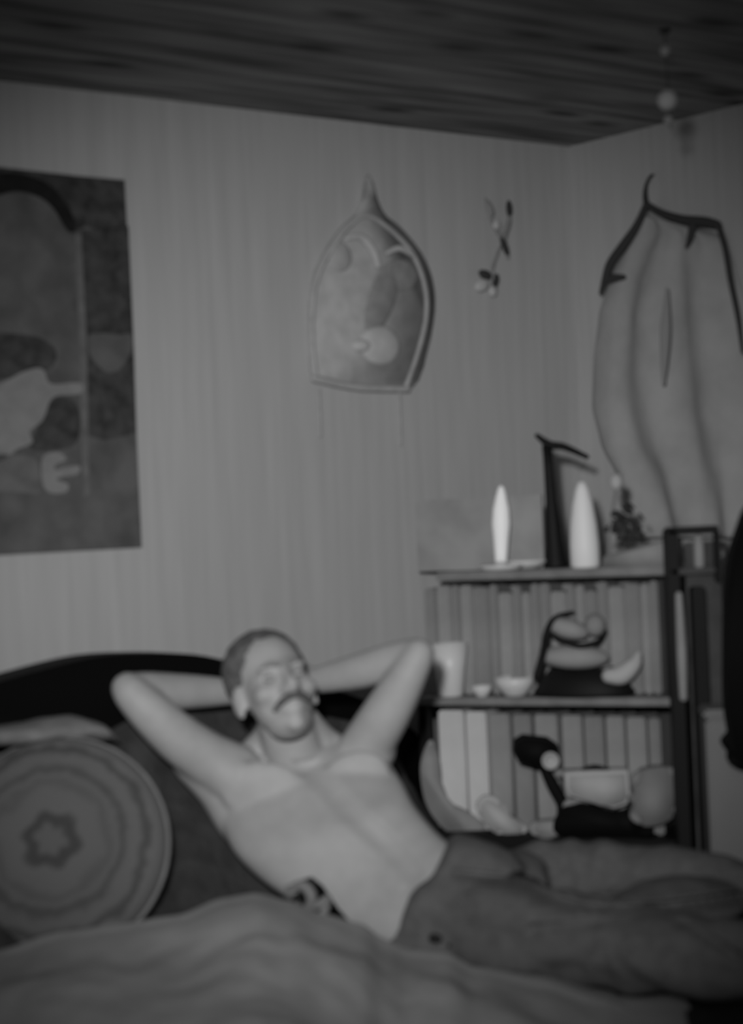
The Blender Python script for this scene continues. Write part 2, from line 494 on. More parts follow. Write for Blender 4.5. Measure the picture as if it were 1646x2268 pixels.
def torso_rings(sections, seg=40, k=5, powr=2.3):
    """sections: px, py, D, half width px, angle deg, half depth m"""
    q = catmull([list(s) for s in sections], k)
    rings = []
    for px, py, D, hw, an, hd in q:
        c = P(px, py, D)
        a = R(an) - ROLL
        wv = Vector((math.cos(a), 0, -math.sin(a)))     # image angle, y down
        hwm = pxm(hw, D)
        # depth axis: mostly world Y but perpendicular to body axis handled loosely
        dv = Vector((0.10, 1, 0.18)).normalized()
        dv = (dv - wv*dv.dot(wv)).normalized()
        ring = []
        for j in range(seg):
            t = 2*math.pi*j/seg; cs, sn = math.cos(t), math.sin(t)
            e = 2/powr
            ring.append(c + wv*(hwm*math.copysign(abs(cs)**e, cs)) + dv*(hd*math.copysign(abs(sn)**e, sn)))
        rings.append(ring)
    return rings

TORSO = [
    (650, 1655, 4.09, 85, -3, .055),
    (660, 1678, 4.08, 150, -5, .072),
    (668, 1712, 4.05, 182, -7, .092),
    (682, 1760, 4.02, 200, -10, .108),
    (705, 1810, 3.98, 202, -15, .113),
    (745, 1860, 3.95, 188, -21, .108),
    (790, 1900, 3.92, 172, -27, .098),
    (838, 1940, 3.88, 160, -33, .094),
    (890, 1970, 3.84, 146, -38, .094),
    (945, 2000, 3.81, 140, -43, .098),
    (1000, 2030, 3.80, 130, -48, .095),
]
LEG_N = [(980,2035,3.80,95), (1120,2060,3.68,105), (1300,2085,3.55,98), (1500,2115,3.42,88), (1680,2130,3.33,78), (1790,2170,3.30,66)]
LEG_F = [(1060,1965,3.92,80), (1200,1955,3.95,88), (1400,1950,3.88,82), (1570,1968,3.80,72), (1720,2020,3.72,66), (1800,2080,3.66,58)]
KN, KF = P(*LEG_N[-1][:3]), P(*LEG_F[-1][:3])
SH_N = [(KN, .052), (KN+Vector((.12,-.06,-.005)), .052), (KN+Vector((.24,-.12,-.015)), .042), (KN+Vector((.36,-.18,-.02)), .034)]
SH_F = [(KF, .052), (KF+Vector((.11,-.10,.0)), .052), (KF+Vector((.21,-.19,-.01)), .042), (KF+Vector((.32,-.28,-.015)), .034)]

def hand(bm, w_, fwd, side, nrm, s=1.0, curl=.5):
    """w_: wrist, fwd: towards fingers, side: towards thumb, nrm: palm normal"""
    pc = w_ + fwd*.05*s
    for k in range(4):
        a = w_ + side*(.026 - .017*k)*s*.6; b = w_ + fwd*.088*s + side*(.030 - .020*k)*s
        tube(bm, [a, (a+b)/2, b], [.016*s, .0155*s, .011*s], 10, 3)
        L = (.072, .080, .074, .058)[k]*s
        d = fwd.copy(); p = b.copy(); pts = [p.copy()]; q = 0
        for ph in (.42, .33, .25):
            q += curl*.6
            d = (fwd*math.cos(q) + nrm*math.sin(q) + side*(.10 - .07*k)).normalized()
            p = p + d*L*ph; pts.append(p.copy())
        tube(bm, pts, [.0095*s, .009*s, .0082*s, .007*s], 10, 3)
    a = w_ + fwd*.025*s + side*.018*s
    tube(bm, [a, a + (fwd*.5+side*.85).normalized()*.035*s, a + (fwd*.8+side*.6).normalized()*.068*s + nrm*.01, a + (fwd+side*.35).normalized()*.095*s + nrm*.02], [.014*s, .012*s, .010*s, .008*s], 10, 3)

def make_person():
    t = empty('person', Vector((P(950,2000,3.8).x, 3.8, SEAT)), 'shirtless man with a moustache reclining with both hands behind his head, wearing dark trousers', 'person')
    bm = bmesh.new()
    ring_loft(bm, torso_rings(TORSO))
    # pectorals
    def E(px, py, D, rx, ry, rz, yaw=0, roll=0): ell(bm, P(px, py, D), (pxm(rx, D), ry, pxm(rz, D)), rotm(0, 0, R(roll)), 24)
    E(590, 1755, 3.975, 105, .018, 70, roll=10)
    E(785, 1730, 3.990, 85, .018, 66, roll=-25)
    # rib cage edge and belly muscles
    # deltoids and lats
    E(508, 1712, 4.02, 72, .062, 62, roll=30)
    E(818, 1668, 4.08, 66, .055, 55, roll=-40)
    tube(bm, [P(430,1688,4.03), P(490,1745,4.04), P(535,1820,4.02), P(590,1890,3.98)], [pxm(50,4), pxm(56,4), pxm(54,4), pxm(40,4)], 20)
    # trapezius
    tube(bm, [P(560,1668,4.09), P(600,1640,4.08), P(630,1600,4.06)], [pxm(36,4), pxm(46,4), pxm(52,4)], 16)
    tube(bm, [P(745,1660,4.12), P(700,1640,4.10), P(660,1600,4.07)], [pxm(36,4), pxm(46,4), pxm(50,4)], 16)
    # neck
    tube(bm, [P(655,1690,4.06), P(642,1640,4.045), P(628,1580,4.03)], [.062, .058, .058], 20)
    # arm at the left of the picture
    L = lambda *a: [P(x, y, D) for x, y, D, r in a]
    def arm(a): tube(bm, [P(x, y, D) for x, y, D, r in a], [pxm(r, D) for x, y, D, r in a], 20)
    arm([(520,1712,4.03,66), (460,1680,4.01,60), (395,1635,3.98,55), (335,1580,3.96,49), (295,1540,3.955,42), (283,1526,3.96,38)])
    arm([(286,1528,3.97,38), (325,1530,4.00,42), (385,1532,4.05,41), (450,1532,4.10,36), (515,1532,4.14,29)])
    hand(bm, P(512,1532,4.14), (P(600,1515,4.16)-P(512,1532,4.14)).normalized(), Vector((0,0,1)), Vector((0,-1,0)), .95, .25)
    # arm at the right
    arm([(800,1680,4.08,62), (820,1640,4.07,58), (856,1580,4.04,54), (893,1515,4.02,46), (920,1465,4.01,38), (928,1448,4.01,35)])
    arm([(926,1447,4.02,35), (880,1460,4.05,40), (810,1482,4.09,41), (745,1497,4.13,35), (695,1508,4.16,29)])
    hand(bm, P(698,1508,4.16), (P(600,1500,4.18)-P(698,1508,4.16)).normalized(), Vector((0,0,1)), Vector((0,-1,0)), .95, .25)
    # legs inside the trousers, bare feet below
    for lg, sh in ((LEG_N, SH_N), (LEG_F, SH_F)):
        tube(bm, [P(x, y, D) for x, y, D, r in lg], [pxm(r, D)*.45 for x, y, D, r in lg], 16)
        tube(bm, [p for p, r in sh], [r*.78 for p, r in sh], 16)
        e = sh[-1][0]
        tube(bm, [e, e + Vector((.06, -.03, .005)), e + Vector((.09, -.05, .06)), e + Vector((.10, -.07, .14))], [.032, .040, .036, .022], 14)
    # ---- head
    ell(bm, H(0, .022, .034), (.076, .094, .084), HROT, 32)
    ell(bm, H(0, -.022, -.022), (.066, .068, .088), HROT, 32)
    ell(bm, H(0, -.030, -.086), (.047, .050, .036), HROT, 24)      # jaw
    ell(bm, H(0, -.070, -.104), (.022, .018, .017), HROT, 16)      # chin
    for s in (-1, 1):
        ell(bm, H(.042*s, -.058, -.032), (.026, .024, .022), HROT, 16)   # cheekbones
        ell(bm, H(.028*s, -.078, .014), (.026, .013, .009), HROT, 16)    # brow ridge
        ell(bm, H(.079*s, .010, -.020), (.010, .019, .034), HROT @ rotm(R(-18*s)), 16)   # ear
        ell(bm, H(.080*s, .006, -.046), (.008, .010, .011), HROT, 12)
    tube(bm, [H(0, -.084, .010), H(0, -.098, -.012), H(0, -.112, -.034), H(0, -.104, -.042)], [.010, .011, .013, .012], 14)
    for s in (-1, 1): ell(bm, H(.013*s, -.096, -.040), (.010, .012, .009), HROT, 12)
    tube(bm, [H(-.026, -.080, -.070), H(0, -.092, -.066), H(.026, -.080, -.070)], [.004, .0075, .004], 10)
    tube(bm, [H(-.024, -.078, -.079), H(0, -.090, -.081), H(.024, -.078, -.079)], [.005, .009, .005], 10)
    nb = remeshed(bm, .0055, 9, .5)
    for v in nb.verts: pass
    fwd = HROT @ Vector((0, 1, 0))
    for s in (-1, 1):
        brush(nb, H(.031*s, -.082, -.006), .022, fwd*.013)
        brush(nb, H(.031*s, -.074, -.006), .010, -fwd*.006)
        brush(nb, H(.052*s, -.070, -.066), .028, fwd*.008)
        brush(nb, H(.078*s, -.008, -.018), .012, Vector((-s*.004, 0, 0)))
    # body relief: midline groove, navel, collar bones
    mid = [P(668,1700,3.93), P(712,1740,3.90), P(770,1800,3.86), P(830,1850,3.83), P(880,1900,3.79), P(915,1940,3.76)]
    fine = [Vector(c) for c in catmull([list(p) for p in mid], 5)]
    for v in nb.verts:
        if v.co.y > 4.03 or v.co.z > .80: continue
        d = min(((v.co.x-q.x)**2 + (v.co.z-q.z)**2)**.5 for q in fine)
        if d < .03: v.co.y += .014*(1-(d/.03)**2)**2
    brush(nb, P(893, 1962, 3.745), .03, Vector((0, .010, 0)))
    body = link('body', nb, M_SKIN, t)
    # ---- areolae
    for px, py, D in ((640, 1727, 3.99),):
        pass
    # ---- hair
    bm = bmesh.new()
    ell(bm, H(0, .034, .044), (.086, .094, .088), HROT, 40)
    hb = remeshed(bm, .006, 2, .5)
    for v in hb.verts: v.co += (v.co - H(0, .03, .04)).normalized()*.003*nz(v.co, 60)
    link('hair', hb, M_HAIR, t)
    # ---- brows and moustache
    for s in (-1, 1):
        bm = bmesh.new(); tube(bm, [H(.012*s, -.094, .012), H(.028*s, -.0925, .019), H(.048*s, -.078, .014)], [.0035, .0042, .0025], 8)
        link('eyebrow', bm, M_BROW, t)
        bm = bmesh.new(); ell(bm, H(.031*s, -.0745, -.006), (.0125, .010, .008), HROT, 16)
        e = link('eye', bm, mat('eye_lid', .35, .4), t)
    bm = bmesh.new()
    tube(bm, [H(-.040, -.078, -.072), H(-.022, -.094, -.060), H(0, -.101, -.055), H(.022, -.094, -.060), H(.040, -.078, -.072)], [.004, .0075, .0085, .0075, .004], 10, flat=1.0)
    link('moustache', bm, M_TASH, t)
    # ---- trousers
    bm = bmesh.new()
    ring_loft(bm, torso_rings([
        (902, 1984, 3.835, 176, -49, .110),
        (935, 1996, 3.825, 186, -50, .120),
        (975, 2005, 3.81, 180, -50, .126),
        (1030, 2025, 3.80, 172, -52, .126),
        (1090, 2040, 3.80, 150, -55, .115)]))
    for lg, sh in ((LEG_N, SH_N), (LEG_F, SH_F)):
        tube(bm, [P(x, y, D) for x, y, D, r in lg], [pxm(r, D)*1.0 for x, y, D, r in lg], 22)
        tube(bm, [p for p, r in sh], [r for p, r in sh], 18)
    ell(bm, P(1120, 1945, 3.86), (pxm(100, 3.86), .10, pxm(68, 3.86)), None, 24)
    ell(bm, P(1500, 2010, 3.66), (pxm(160, 3.66), .12, pxm(60, 3.66)), None, 24)
    tb = remeshed(bm, .008, 6, .5)
    for v in tb.verts:
        p = v.co; n = v.normal
        # folds radiating from the groin and the knee
        a = P(1300, 2010, 3.7); dx, dz = p.x-a.x, p.z-a.z; ang = math.atan2(dz, dx); rr = math.hypot(dx, dz)
        fold = .007*math.sin(ang*9 + 3*nz(p, 4))*min(1, rr*6) + .010*nz(Vector((p.x*2, p.y*2, p.z*7)), 2.6) + .004*nz(p, 22)
        v.co = p + Vector(n)*fold
    for ln, wd, dp in (([(1150,1950,3.83),(1210,1985,3.80),(1300,2012,3.72),(1450,2016,3.66),(1646,1992,3.66)], .020, .055),
                   ([(1470,2022,3.5),(1550,2065,3.42),(1640,2125,3.33)], .014, .035),
                   ([(1180,2060,3.55),(1330,2045,3.5),(1470,2024,3.5)], .016, .025),
                   ([(1010,1935,3.78),(1100,1945,3.78),(1190,1960,3.8)], .014, .025)):
        pr = lambda p: (p.x/p.y*3.7, (p.z-CAM_Z)/p.y*3.7)
        fine = [pr(Vector(c)) for c in catmull([list(P(*q)) for q in ln], 10)]
        for v in tb.verts:
            if v.normal.y > .3: continue
            a, b = pr(v.co)
            dd = min(((a-q[0])**2 + (b-q[1])**2)**.5 for q in fine)
            if dd < wd: v.co.y += dp*(1-(dd/wd)**2)**2
    tr = link('trousers', tb, M_TROU, t)
    # belt following the waist on the near side
    bm = bmesh.new()
    ell(bm, P(968, 2078, 3.70), (.016, .012, .011), None, 12); ell(bm, P(1005, 2092, 3.69), (.013, .012, .010), None, 12)
    link('belt_buckle', bm, M_BELT, t)
    return t
make_person()

# ================================================================ SHELF UNIT in the corner
def sbox(bm, x0, y0, x1, y1, o0, o1):
    """box between pixel corners on the shelf's front plane, from depth o0 to o1 behind it"""
    a = S(x0, y1, 0); b = S(x1, y1, 0); c = S(x0, y0, 0)
    ex = SE*((b-a).dot(SE)); h = c.z - a.z
    box(bm, a + SN*o0, ex, SN*(o1-o0), Z1*h)
    return a, ex, h
SD = .20
def part(name, m, parent, *bx, bev=.002):
    bm = bmesh.new()
    for b in bx: sbox(bm, *b)
    if bev: bevel(bm, bev, 2)
    return link(name, bm, m, parent, smooth=False)
ZT = S(1200, 1262).z      # top of the top board
ZM = S(1200, 1546).z      # top of the middle board
ZB = S(1200, 1852).z      # bottom board
XL = (S(925, 1545)-S0).dot(SE); XR = (S(1512, 1545)-S0).dot(SE)
SB = Vector((S0.x, S0.y, 0))
def shelf():
    t = empty('shelf_unit', SB + SE*(XL+XR)/2, 'three-level dark shelf unit with pale board edges standing across the room corner', 'shelf')
    def bx(name, m, x0, x1, z0, z1, o0, o1, bev=.003):
        bm = bmesh.new(); box(bm, SB + SE*x0 + SN*o0 + Z1*z0, SE*(x1-x0), SN*(o1-o0), Z1*(z1-z0)); bevel(bm, bev, 2)
        return link(name, bm, m, t, smooth=False)
    bx('top_board', M_SHELF, XL+.06, XR-.02, ZT-.020, ZT, 0, SD)
    bx('middle_board', M_SHELF, XL, XR, ZM-.018, ZM, 0, SD)
    bx('bottom_board', M_DARK, XL, XR, ZB-.03, ZB, 0, SD)
    bx('plinth', M_DARK, XL, XR, 0, ZB-.03, .02, SD)
    bx('side_panel', M_DARK, XR-.035, XR-.010, ZM, ZT-.02, 0, SD)
    bx('side_panel', M_DARK, XR-.012, XR, ZB-.2, ZM-.018, 0.01, SD)
    bx('side_panel', M_DARK, XL-.01, XL+.012, 0, ZM-.018, 0.02, SD)
    bx('upper_back', M_PALE3, XL+.02, XR-.035, ZM, ZT-.02, SD-.012, SD)
    bm = bmesh.new(); pa = S(926, 1255, .12); pb = S(1206, 1255, .12); hz = S(930, 1108, .12).z
    box(bm, Vector((pa.x, pa.y, ZT)), SE*((pb-pa).dot(SE)), SN*.012, Z1*(hz-ZT)); link('raised_back_panel', bm, M_BACKP, t, smooth=False)
    bx('lower_back', M_DARK, XL+.012, XR, ZB, ZM-.018, SD-.012, SD)
shelf()

def on(z, px, off):
    """point standing at height z, on the shelf, at pixel column px, off metres behind the front"""
    zz = Vector((0,0,z))
    # find py such that S(px,py,off).z == z
    y = 1400
    for _ in range(6):
        p = S(px, y, off); y += (p.z - z)*F_PX/p.y
    return S(px, y, off)

# magazines behind on the middle shelf (grey spines), one object each
def volume(name, px0, px1, z, ztop, off, depth, m, label, cat, group=None, lean=0):
    a = on(z, px0, off); b = on(z, px1, off)
    wv = (b-a).dot(SE)
    bm = bmesh.new(); box(bm, a + SE*.0002, SE*(wv-.0004), SN*depth, Z1*(ztop-z)); bevel(bm, min(.004, wv*.2), 2)
    if lean:
        bmesh.ops.rotate(bm, verts=bm.verts, cent=a, matrix=Matrix.Rotation(lean, 3, SN))
    t = link(name, bm, m, None, smooth=False)
    return tag(t, label, cat, group)
mats = [M_PALE3, M_PALE2, M_PALE3, M_PALE2, M_PALE3]
px = 948; k = 0
while px < 1462:
    wd = random.choice((20, 24, 28, 32, 36))
    h = ZT-.035-random.choice((0, .006, .012, .02))
    volume('magazine_file', px, min(px+wd-1, 1466), ZM, h, .085, .095, mats[k % 5],
           'slim grey upright volume in the back row of the middle shelf', 'book', 'grey volumes on the middle shelf')
    px += wd; k += 1
# tall pale binders on the lower shelf
low = [(936,972,1590,M_PALE3),(980,1036,1575,M_BRIGHT),(1042,1086,1578,M_BRIGHT),(1094,1138,1582,M_PALE2),(1146,1186,1584,M_PALE3),(1194,1244,1584,M_PALE2),(1254,1298,1586,M_PALE2),(1304,1346,1588,M_PALE3),(1352,1392,1588,M_PALE2),(1398,1440,1590,M_PALE2),(1446,1472,1592,M_PALE3)]  # leftmost volume gets a darker card colour than the next two
lowlab = ['narrow mid-grey volume at the far left of the lower shelf', 'brightest broad pale volume on the lower shelf, second from its left end', 'bright pale volume on the lower shelf beside the brightest broad one', 'grey-white volume on the lower shelf, fourth from its left end', 'grey volume on the lower shelf directly above the black camera', 'broad grey volume above the pale round lens on the lower shelf', 'grey volume rising behind the left end of the white tub', 'darker grey volume rising behind the middle of the white tub', 'grey volume rising behind the right end of the white tub', 'pale volume just right of the white tub on the lower shelf', 'last grey volume at the right end of the lower shelf']
for (a, b, y, m), lb in zip(low, lowlab):
    zt = S((a+b)/2, y, .05).z
    volume('tall_binder', a, b, ZB, min(zt, ZM-.022), .06, .11, m, lb, 'book', 'tall volumes on the lower shelf')

# candle in a holder, cone candle
def candle():
    b = on(ZT, 1110, .04)
    t = empty('candle_holder', b, 'candle dish with a slim bright candle at the left of the top shelf', 'candle holder')
    bm = bmesh.new(); lathe(bm, [(.012,0),(.045,.002),(.052,.012),(.050,.014),(.040,.006),(.016,.006),(.014,.022),(.002,.022)], b, 32); link('dish', bm, M_WHITE, t)
    zt = P(1118, 1075, b.y).z - b.z
    bm = bmesh.new(); lathe(bm, [(.013,.010),(.015,.04),(.018,zt*.40),(.021,zt*.55),(.019,zt*.72),(.012,zt*.88),(.007,zt*.97),(.002,zt)], b, 24, Vector((.045,0,1)))
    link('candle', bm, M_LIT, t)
candle()
def cone_candle():
    b = on(ZT, 1297, .05); zt = P(1297, 1066, b.y).z - b.z
    bm = bmesh.new(); lathe(bm, [(.030,0),(.034,.006),(.034,zt*.28),(.031,zt*.5),(.024,zt*.74),(.016,zt*.9),(.009,zt*.985),(.002,zt)], b, 32)
    t = link('pillar_candle', bm, M_WAX)
    tag(t, 'thick white cone-shaped candle standing right of the dark stand on the top shelf', 'candle')
cone_candle()
def saucer():
    b = on(ZT, 1168, .10)
    bm = bmesh.new(); lathe(bm, [(.02,0),(.030,.003),(.046,.014),(.048,.020),(.044,.020),(.028,.008),(.001,.007)], b, 32)
    tag(link('saucer', bm, M_WHITE), 'small pale saucer on the top shelf between the slim candle and the dark stand', 'saucer')
saucer()
def dark_stand():
    b = on(ZT, 1232, .12)
    t = empty('candlestick', b, 'tall dark candlestick with a bent arm at the top between two pale candles', 'candlestick')
    zt = P(1222, 985, b.y).z - b.z
    bm = bmesh.new(); lathe(bm, [(.028,0),(.030,.004),(.026,.02),(.021,.06),(.019,zt*.35),(.0135,zt*.55),(.012,zt*.8),(.012,zt)], b, 24, Vector((-.03,0,1))); link('stem', bm, M_DARK, t)
    bm = bmesh.new(); d = b.y
    tube(bm, [P(1190,965,d), P(1218,985,d), P(1250,990,d), P(1300,1012,d)], [.006,.010,.009,.006], 10); link('arm', bm, M_DARK, t)
dark_stand()
def plant():
    b = on(ZT, 1385, .10)
    t = empty('potted_plant', b, 'dark small leafy plant in a shallow pale planter at the right of the top shelf', 'plant')
    a = on(ZT, 1335, .015); c = on(ZT, 1474, .015)
    wv = (c-a).dot(SE)
    bm = bmesh.new()
    z0 = P(1340, 1232, a.y).z - a.z; z1 = P(1470, 1194, c.y).z - c.z
    vs = box(bm, a, SE*wv, SN*.15, Z1*z0)
    for i in (5, 7): vs[i].co.z = c.z + z1
    bevel(bm, .004, 2)
    link('planter', bm, M_PALE2, t)
    bm = bmesh.new()
    for i in range(46):
        cx = random.uniform(1345, 1425); cy = random.uniform(1115, 1195)
        if abs(cx-1392)/34 + abs(cy-1170)/62 > 1.3: continue
        p = P(cx, cy, b.y + random.uniform(-.03, .03))
        rot = rotm(random.uniform(0, 6), random.uniform(-1, 1), random.uniform(-1, 1))
        ell(bm, p, (.016, .003, .009), rot, 8)
    for q in range(5): tube(bm, [P(1390+q*4, 1220, b.y), P(1372+q*9, 1160, b.y)], .002, 6)
    link('foliage', bm, M_LEAF, t)
plant()
# string of pale beads: bright spot above the planter
def bead():
    d = on(ZT, 1365, .08).y
    t = empty('bulb_ornament', on(ZT, 1350, .10), 'small pale ball on a thin stem rising above the plant on the top shelf', 'ornament')
    bm = bmesh.new(); ell(bm, P(1365, 1067, d), (pxm(15,d), pxm(15,d), pxm(19,d)), None, 20); link('ball', bm, M_PALE, t)
    bm = bmesh.new(); tube(bm, [P(1365, 1080, d), P(1352, 1170, d), on(ZT, 1346, .08)], .003, 8); link('stem', bm, M_GREYC, t)
    bm = bmesh.new(); lathe(bm, [(.016,0),(.016,.004),(.004,.008)], on(ZT, 1346, .08), 16); link('base', bm, M_GREYC, t)
bead()

# middle shelf things
def tumbler():
    b = on(ZM, 1000, .04); zt = P(1000, 1425, b.y).z - b.z
    bm = bmesh.new(); lathe(bm, [(.026,0),(.030,.004),(.036,zt*.5),(.045,zt),(.042,zt),(.033,zt*.5),(.026,.008),(.001,.008)], b, 32)
    tag(link('white_cup', bm, M_WHITE), 'tall tapered white beaker at the left end of the middle shelf beside the man\'s elbow', 'cup')
tumbler()
def bowl(px, w_px, h_px, off, m, name, label, cat, z=ZM):
    b = on(z, px, off); r = pxm(w_px/2, b.y); h = pxm(h_px, b.y)
    bm = bmesh.new(); lathe(bm, [(r*.45,0),(r*.55,.002),(r*.9,h*.55),(r,h),(r*.93,h),(r*.8,h*.55),(r*.4,h*.25),(.001,h*.22)], b, 28)
    return tag(link(name, bm, m), label, cat)
bowl(1068, 46, 24, .03, M_WHITE, 'small_dish', 'small white dish between the beaker and the oval dish on the middle shelf', 'dish')
bowl(1142, 90, 42, .05, M_WHITE, 'oval_dish', 'wider white dish left of the dark basket on the middle shelf', 'dish')
def basket():
    b = on(ZM, 1285, .03); d = b.y
    t = empty('handled_basket', b, 'dark low basket with a looped handle and pale cloth inside on the middle shelf', 'basket')
    bm = bmesh.new()
    r = pxm(105, d)
    prof = [(r*1.08,0),(r*1.12,.008),(r*.95,.035),(r*.72,pxm(62,d)),(r*.66,pxm(62,d)),(r*.6,.02),(.001,.02)]
    rings = [[b + SE*(rr*math.cos(q)) + SN*(rr*.55*math.sin(q) + .03) + Z1*h for q in [2*math.pi*j/32 for j in range(32)]] for rr, h in prof]
    ring_loft(bm, rings); link('bowl', bm, M_DARK, t)
    bm = bmesh.new()
    rot = rotm(0, 0, R(4))
    c = P(1272, 1455, d-.012); ell(bm, c, (pxm(78,d), .035, pxm(27,d)), rot, 28)
    link('pale_cloth', bm, M_PALE2, t)
    bm = bmesh.new(); c = P(1258, 1392, d-.005); ell(bm, c, (pxm(48,d), .03, pxm(23,d)), rotm(0,0,R(18)), 24); link('pale_fruit', bm, M_PALE2, t)
    bm = bmesh.new(); c = P(1318, 1384, d-.0); ell(bm, c, (pxm(24,d), .025, pxm(26,d)), None, 24); link('pale_fruit', bm, M_PALE3, t)
    bm = bmesh.new()
    tube(bm, [P(1190,1500,d-.02), P(1205,1440,d-.03), P(1212,1396,d-.04), P(1232,1366,d-.02), P(1270,1355,d)], [.010,.009,.007,.005,.003], 10)
    link('handle', bm, M_DARK, t)
    bm = bmesh.new()
    tube(bm, [P(1212,1396,d-.045), P(1245,1418,d-.052), P(1285,1430,d-.052), P(1325,1420,d-.045), P(1342,1396,d-.03)], [.004,.0055,.006,.0055,.003], 10)
    link('rim', bm, M_DARK, t)
basket()
def slipper():
    b = on(ZM, 1375, .02); d = b.y
    bm = bmesh.new()
    tube(bm, [P(1350,1497,d), P(1378,1494,d), P(1405,1470,d), P(1414,1450,d)], [pxm(17,d), pxm(22,d), pxm(17,d), pxm(8,d)], 14)
    tag(link('pale_shell', bm, M_PALE), 'curved pale shell lying right of the dark basket on the middle shelf', 'shell')
slipper()

# lower shelf things
def film_camera():
    b = on(ZB, 1200, .0); d = b.y - .03
    t = empty('hanging_camera', P(1190, 1660, d), 'black camera with a pale round lens and a strap hanging down before the volumes', 'camera')
    bm = bmesh.new(); slab(bm, [P(x, y, d) for x, y in ((1140,1642),(1160,1630),(1215,1636),(1236,1650),(1240,1690),(1215,1708),(1185,1700),(1150,1690),(1138,1668))], .05, Vector((0,1,0)), .006)
    link('camera_body', bm, M_BLACK, t)
    bm = bmesh.new(); lathe(bm, [(.020,0),(.020,.012),(.016,.014),(.016,.012),(.001,.012)], P(1219,1684,d), 28, Vector((0,-1,0))); link('lens', bm, M_PALE, t)
    bm = bmesh.new(); lathe(bm, [(.010,0),(.010,.008),(.001,.010)], P(1239,1712,d), 20, Vector((0,-1,0))); link('knob', bm, M_PALE3, t)
    bm = bmesh.new(); tube(bm, [P(1205,1700,d+.02), P(1225,1740,d+.02), P(1245,1780,d+.02), P(1243,1810,d+.02), P(1250,1845,d+.02)], [.012,.015,.014,.010,.010], 12, flat=.5); link('strap', bm, M_BLACK, t)
film_camera()
def tub():
    b = on(ZB, 1325, .0); d = b.y - .02
    t = empty('white_tub', P(1325, 1780, d), 'white tilted tub with a dark slot above it on the lower shelf', 'tub')
    bm = bmesh.new(); slab(bm, [P(x, y, d) for x, y in ((1252,1712),(1392,1706),(1397,1760),(1390,1782),(1362,1792),(1330,1784),(1262,1764),(1254,1750))], .08, Vector((0,1,0)), .008)
    link('tub_body', bm, M_PALE, t)
    bm = bmesh.new(); tube(bm, [P(1290,1703,d+.02), P(1318,1699,d+.02), P(1348,1704,d+.02)], [.003,.006,.003], 10); link('dark_lid_grip', bm, M_BLACK, t)
tub()
def pouch(pts, th, m, name, label, cat, off=.02, z=None):
    cxs = sum(p[0] for p in pts)/len(pts); d = on(ZB, cxs, off).y
    cur = [Vector(c) for c in catmull([list(P(x, y, d)) for x, y in pts], 4, closed=True)]
    bm = bmesh.new(); slab(bm, cur, th, Vector((0,1,0)), th*.35)
    return tag(link(name, bm, m), label, cat)
pouch([(932,1690),(955,1640),(975,1690),(985,1770),(1040,1800),(1090,1840),(1050,1856),(1000,1848),(960,1810),(938,1760)], .05, M_PALE2, 'cloth_bundle', 'grey rounded bundle at the lower left of the shelf beside the man\'s ribs', 'bundle')
pouch([(1055,1790),(1075,1764),(1105,1772),(1120,1800),(1165,1830),(1160,1850),(1110,1852),(1080,1830)], .04, M_PALE, 'pale_pouch', 'bright rounded pouch at the foot of the tall pale volumes', 'pouch', .0)
pouch([(1178,1826),(1220,1818),(1262,1822),(1268,1848),(1220,1858),(1180,1850)], .04, M_PALE2, 'flat_dish', 'low pale oblong box on the shelf floor below the camera strap', 'box', .0)
pouch([(1255,1776),(1290,1772),(1322,1796),(1300,1818),(1262,1824),(1248,1800)], .04, M_PALE2, 'round_pot', 'small pale round pot right of the camera strap under the tub', 'pot', .0)
pouch([(1402,1722),(1450,1700),(1500,1706),(1514,1740),(1508,1790),(1470,1824),(1425,1830),(1398,1812),(1408,1770)], .05, M_PALE3, 'grey_bag', 'grey rounded bag at the lower right end of the shelf', 'bag', .01)

pouch([(1236,1850),(1238,1800),(1262,1786),(1300,1780),(1350,1796),(1392,1792),(1402,1735),(1413,1722),(1424,1780),(1450,1830),(1482,1815),(1498,1765),(1498,1850),(1370,1856)], .022, M_BLACK, 'shelf_shade_slab', 'black slab standing in for the dark shelf floor behind the white tub', 'cloth', .030)  # added black slab in place of the darkness under the shelf items
# ---- dark narrow rack right of the shelf
def rack():
    d = 4.29
    base = P(1540, 1500, d)
    t = empty('narrow_rack', Vector((base.x, base.y, 0)), 'tall narrow dark rack with a grey back panel right of the shelf unit', 'rack')
    def pb(name, m, x0, y0, x1, y1, dd, th, floor=False, bev=.003):
        a = P(x0, y1, dd); b = P(x1, y0, dd); z0 = 0 if floor else a.z
        bm = bmesh.new(); box(bm, Vector((min(a.x, b.x), dd, z0)), Vector((abs(b.x-a.x) or .01, 0, 0)), Vector((0, th, 0)), Z1*(b.z-z0)); bevel(bm, bev, 2)
        return link(name, bm, m, t, smooth=False)
    def vb(name, m, x, y0, w_, dd, th, y1=None, bev=.003):
        top = P(x, y0, dd); z0 = 0 if y1 is None else P(x, y1, dd).z
        bm = bmesh.new(); box(bm, Vector((top.x - w_/2, dd, z0)), Vector((w_, 0, 0)), Vector((0, th, 0)), Z1*(top.z-z0)); bevel(bm, bev, 2)
        return link(name, bm, m, t, smooth=False)
    vb('post', M_DARK, 1488, 1172, .028, d, .05)
    vb('post', M_DARK, 1590, 1175, .012, d+.0, .035, 1290)
    vb('back_panel', M_DARK2, 1555, 1200, .078, d+.036, .010)
    vb('top_rail', M_DARK, 1535, 1166, .115, d, .045, 1184)
    vb('cross_rail', M_DARK2, 1535, 1258, .10, d+.0, .036, 1272)
    vb('post', M_DARK, 1548, 1300, .030, d-.01, .05)
rack()
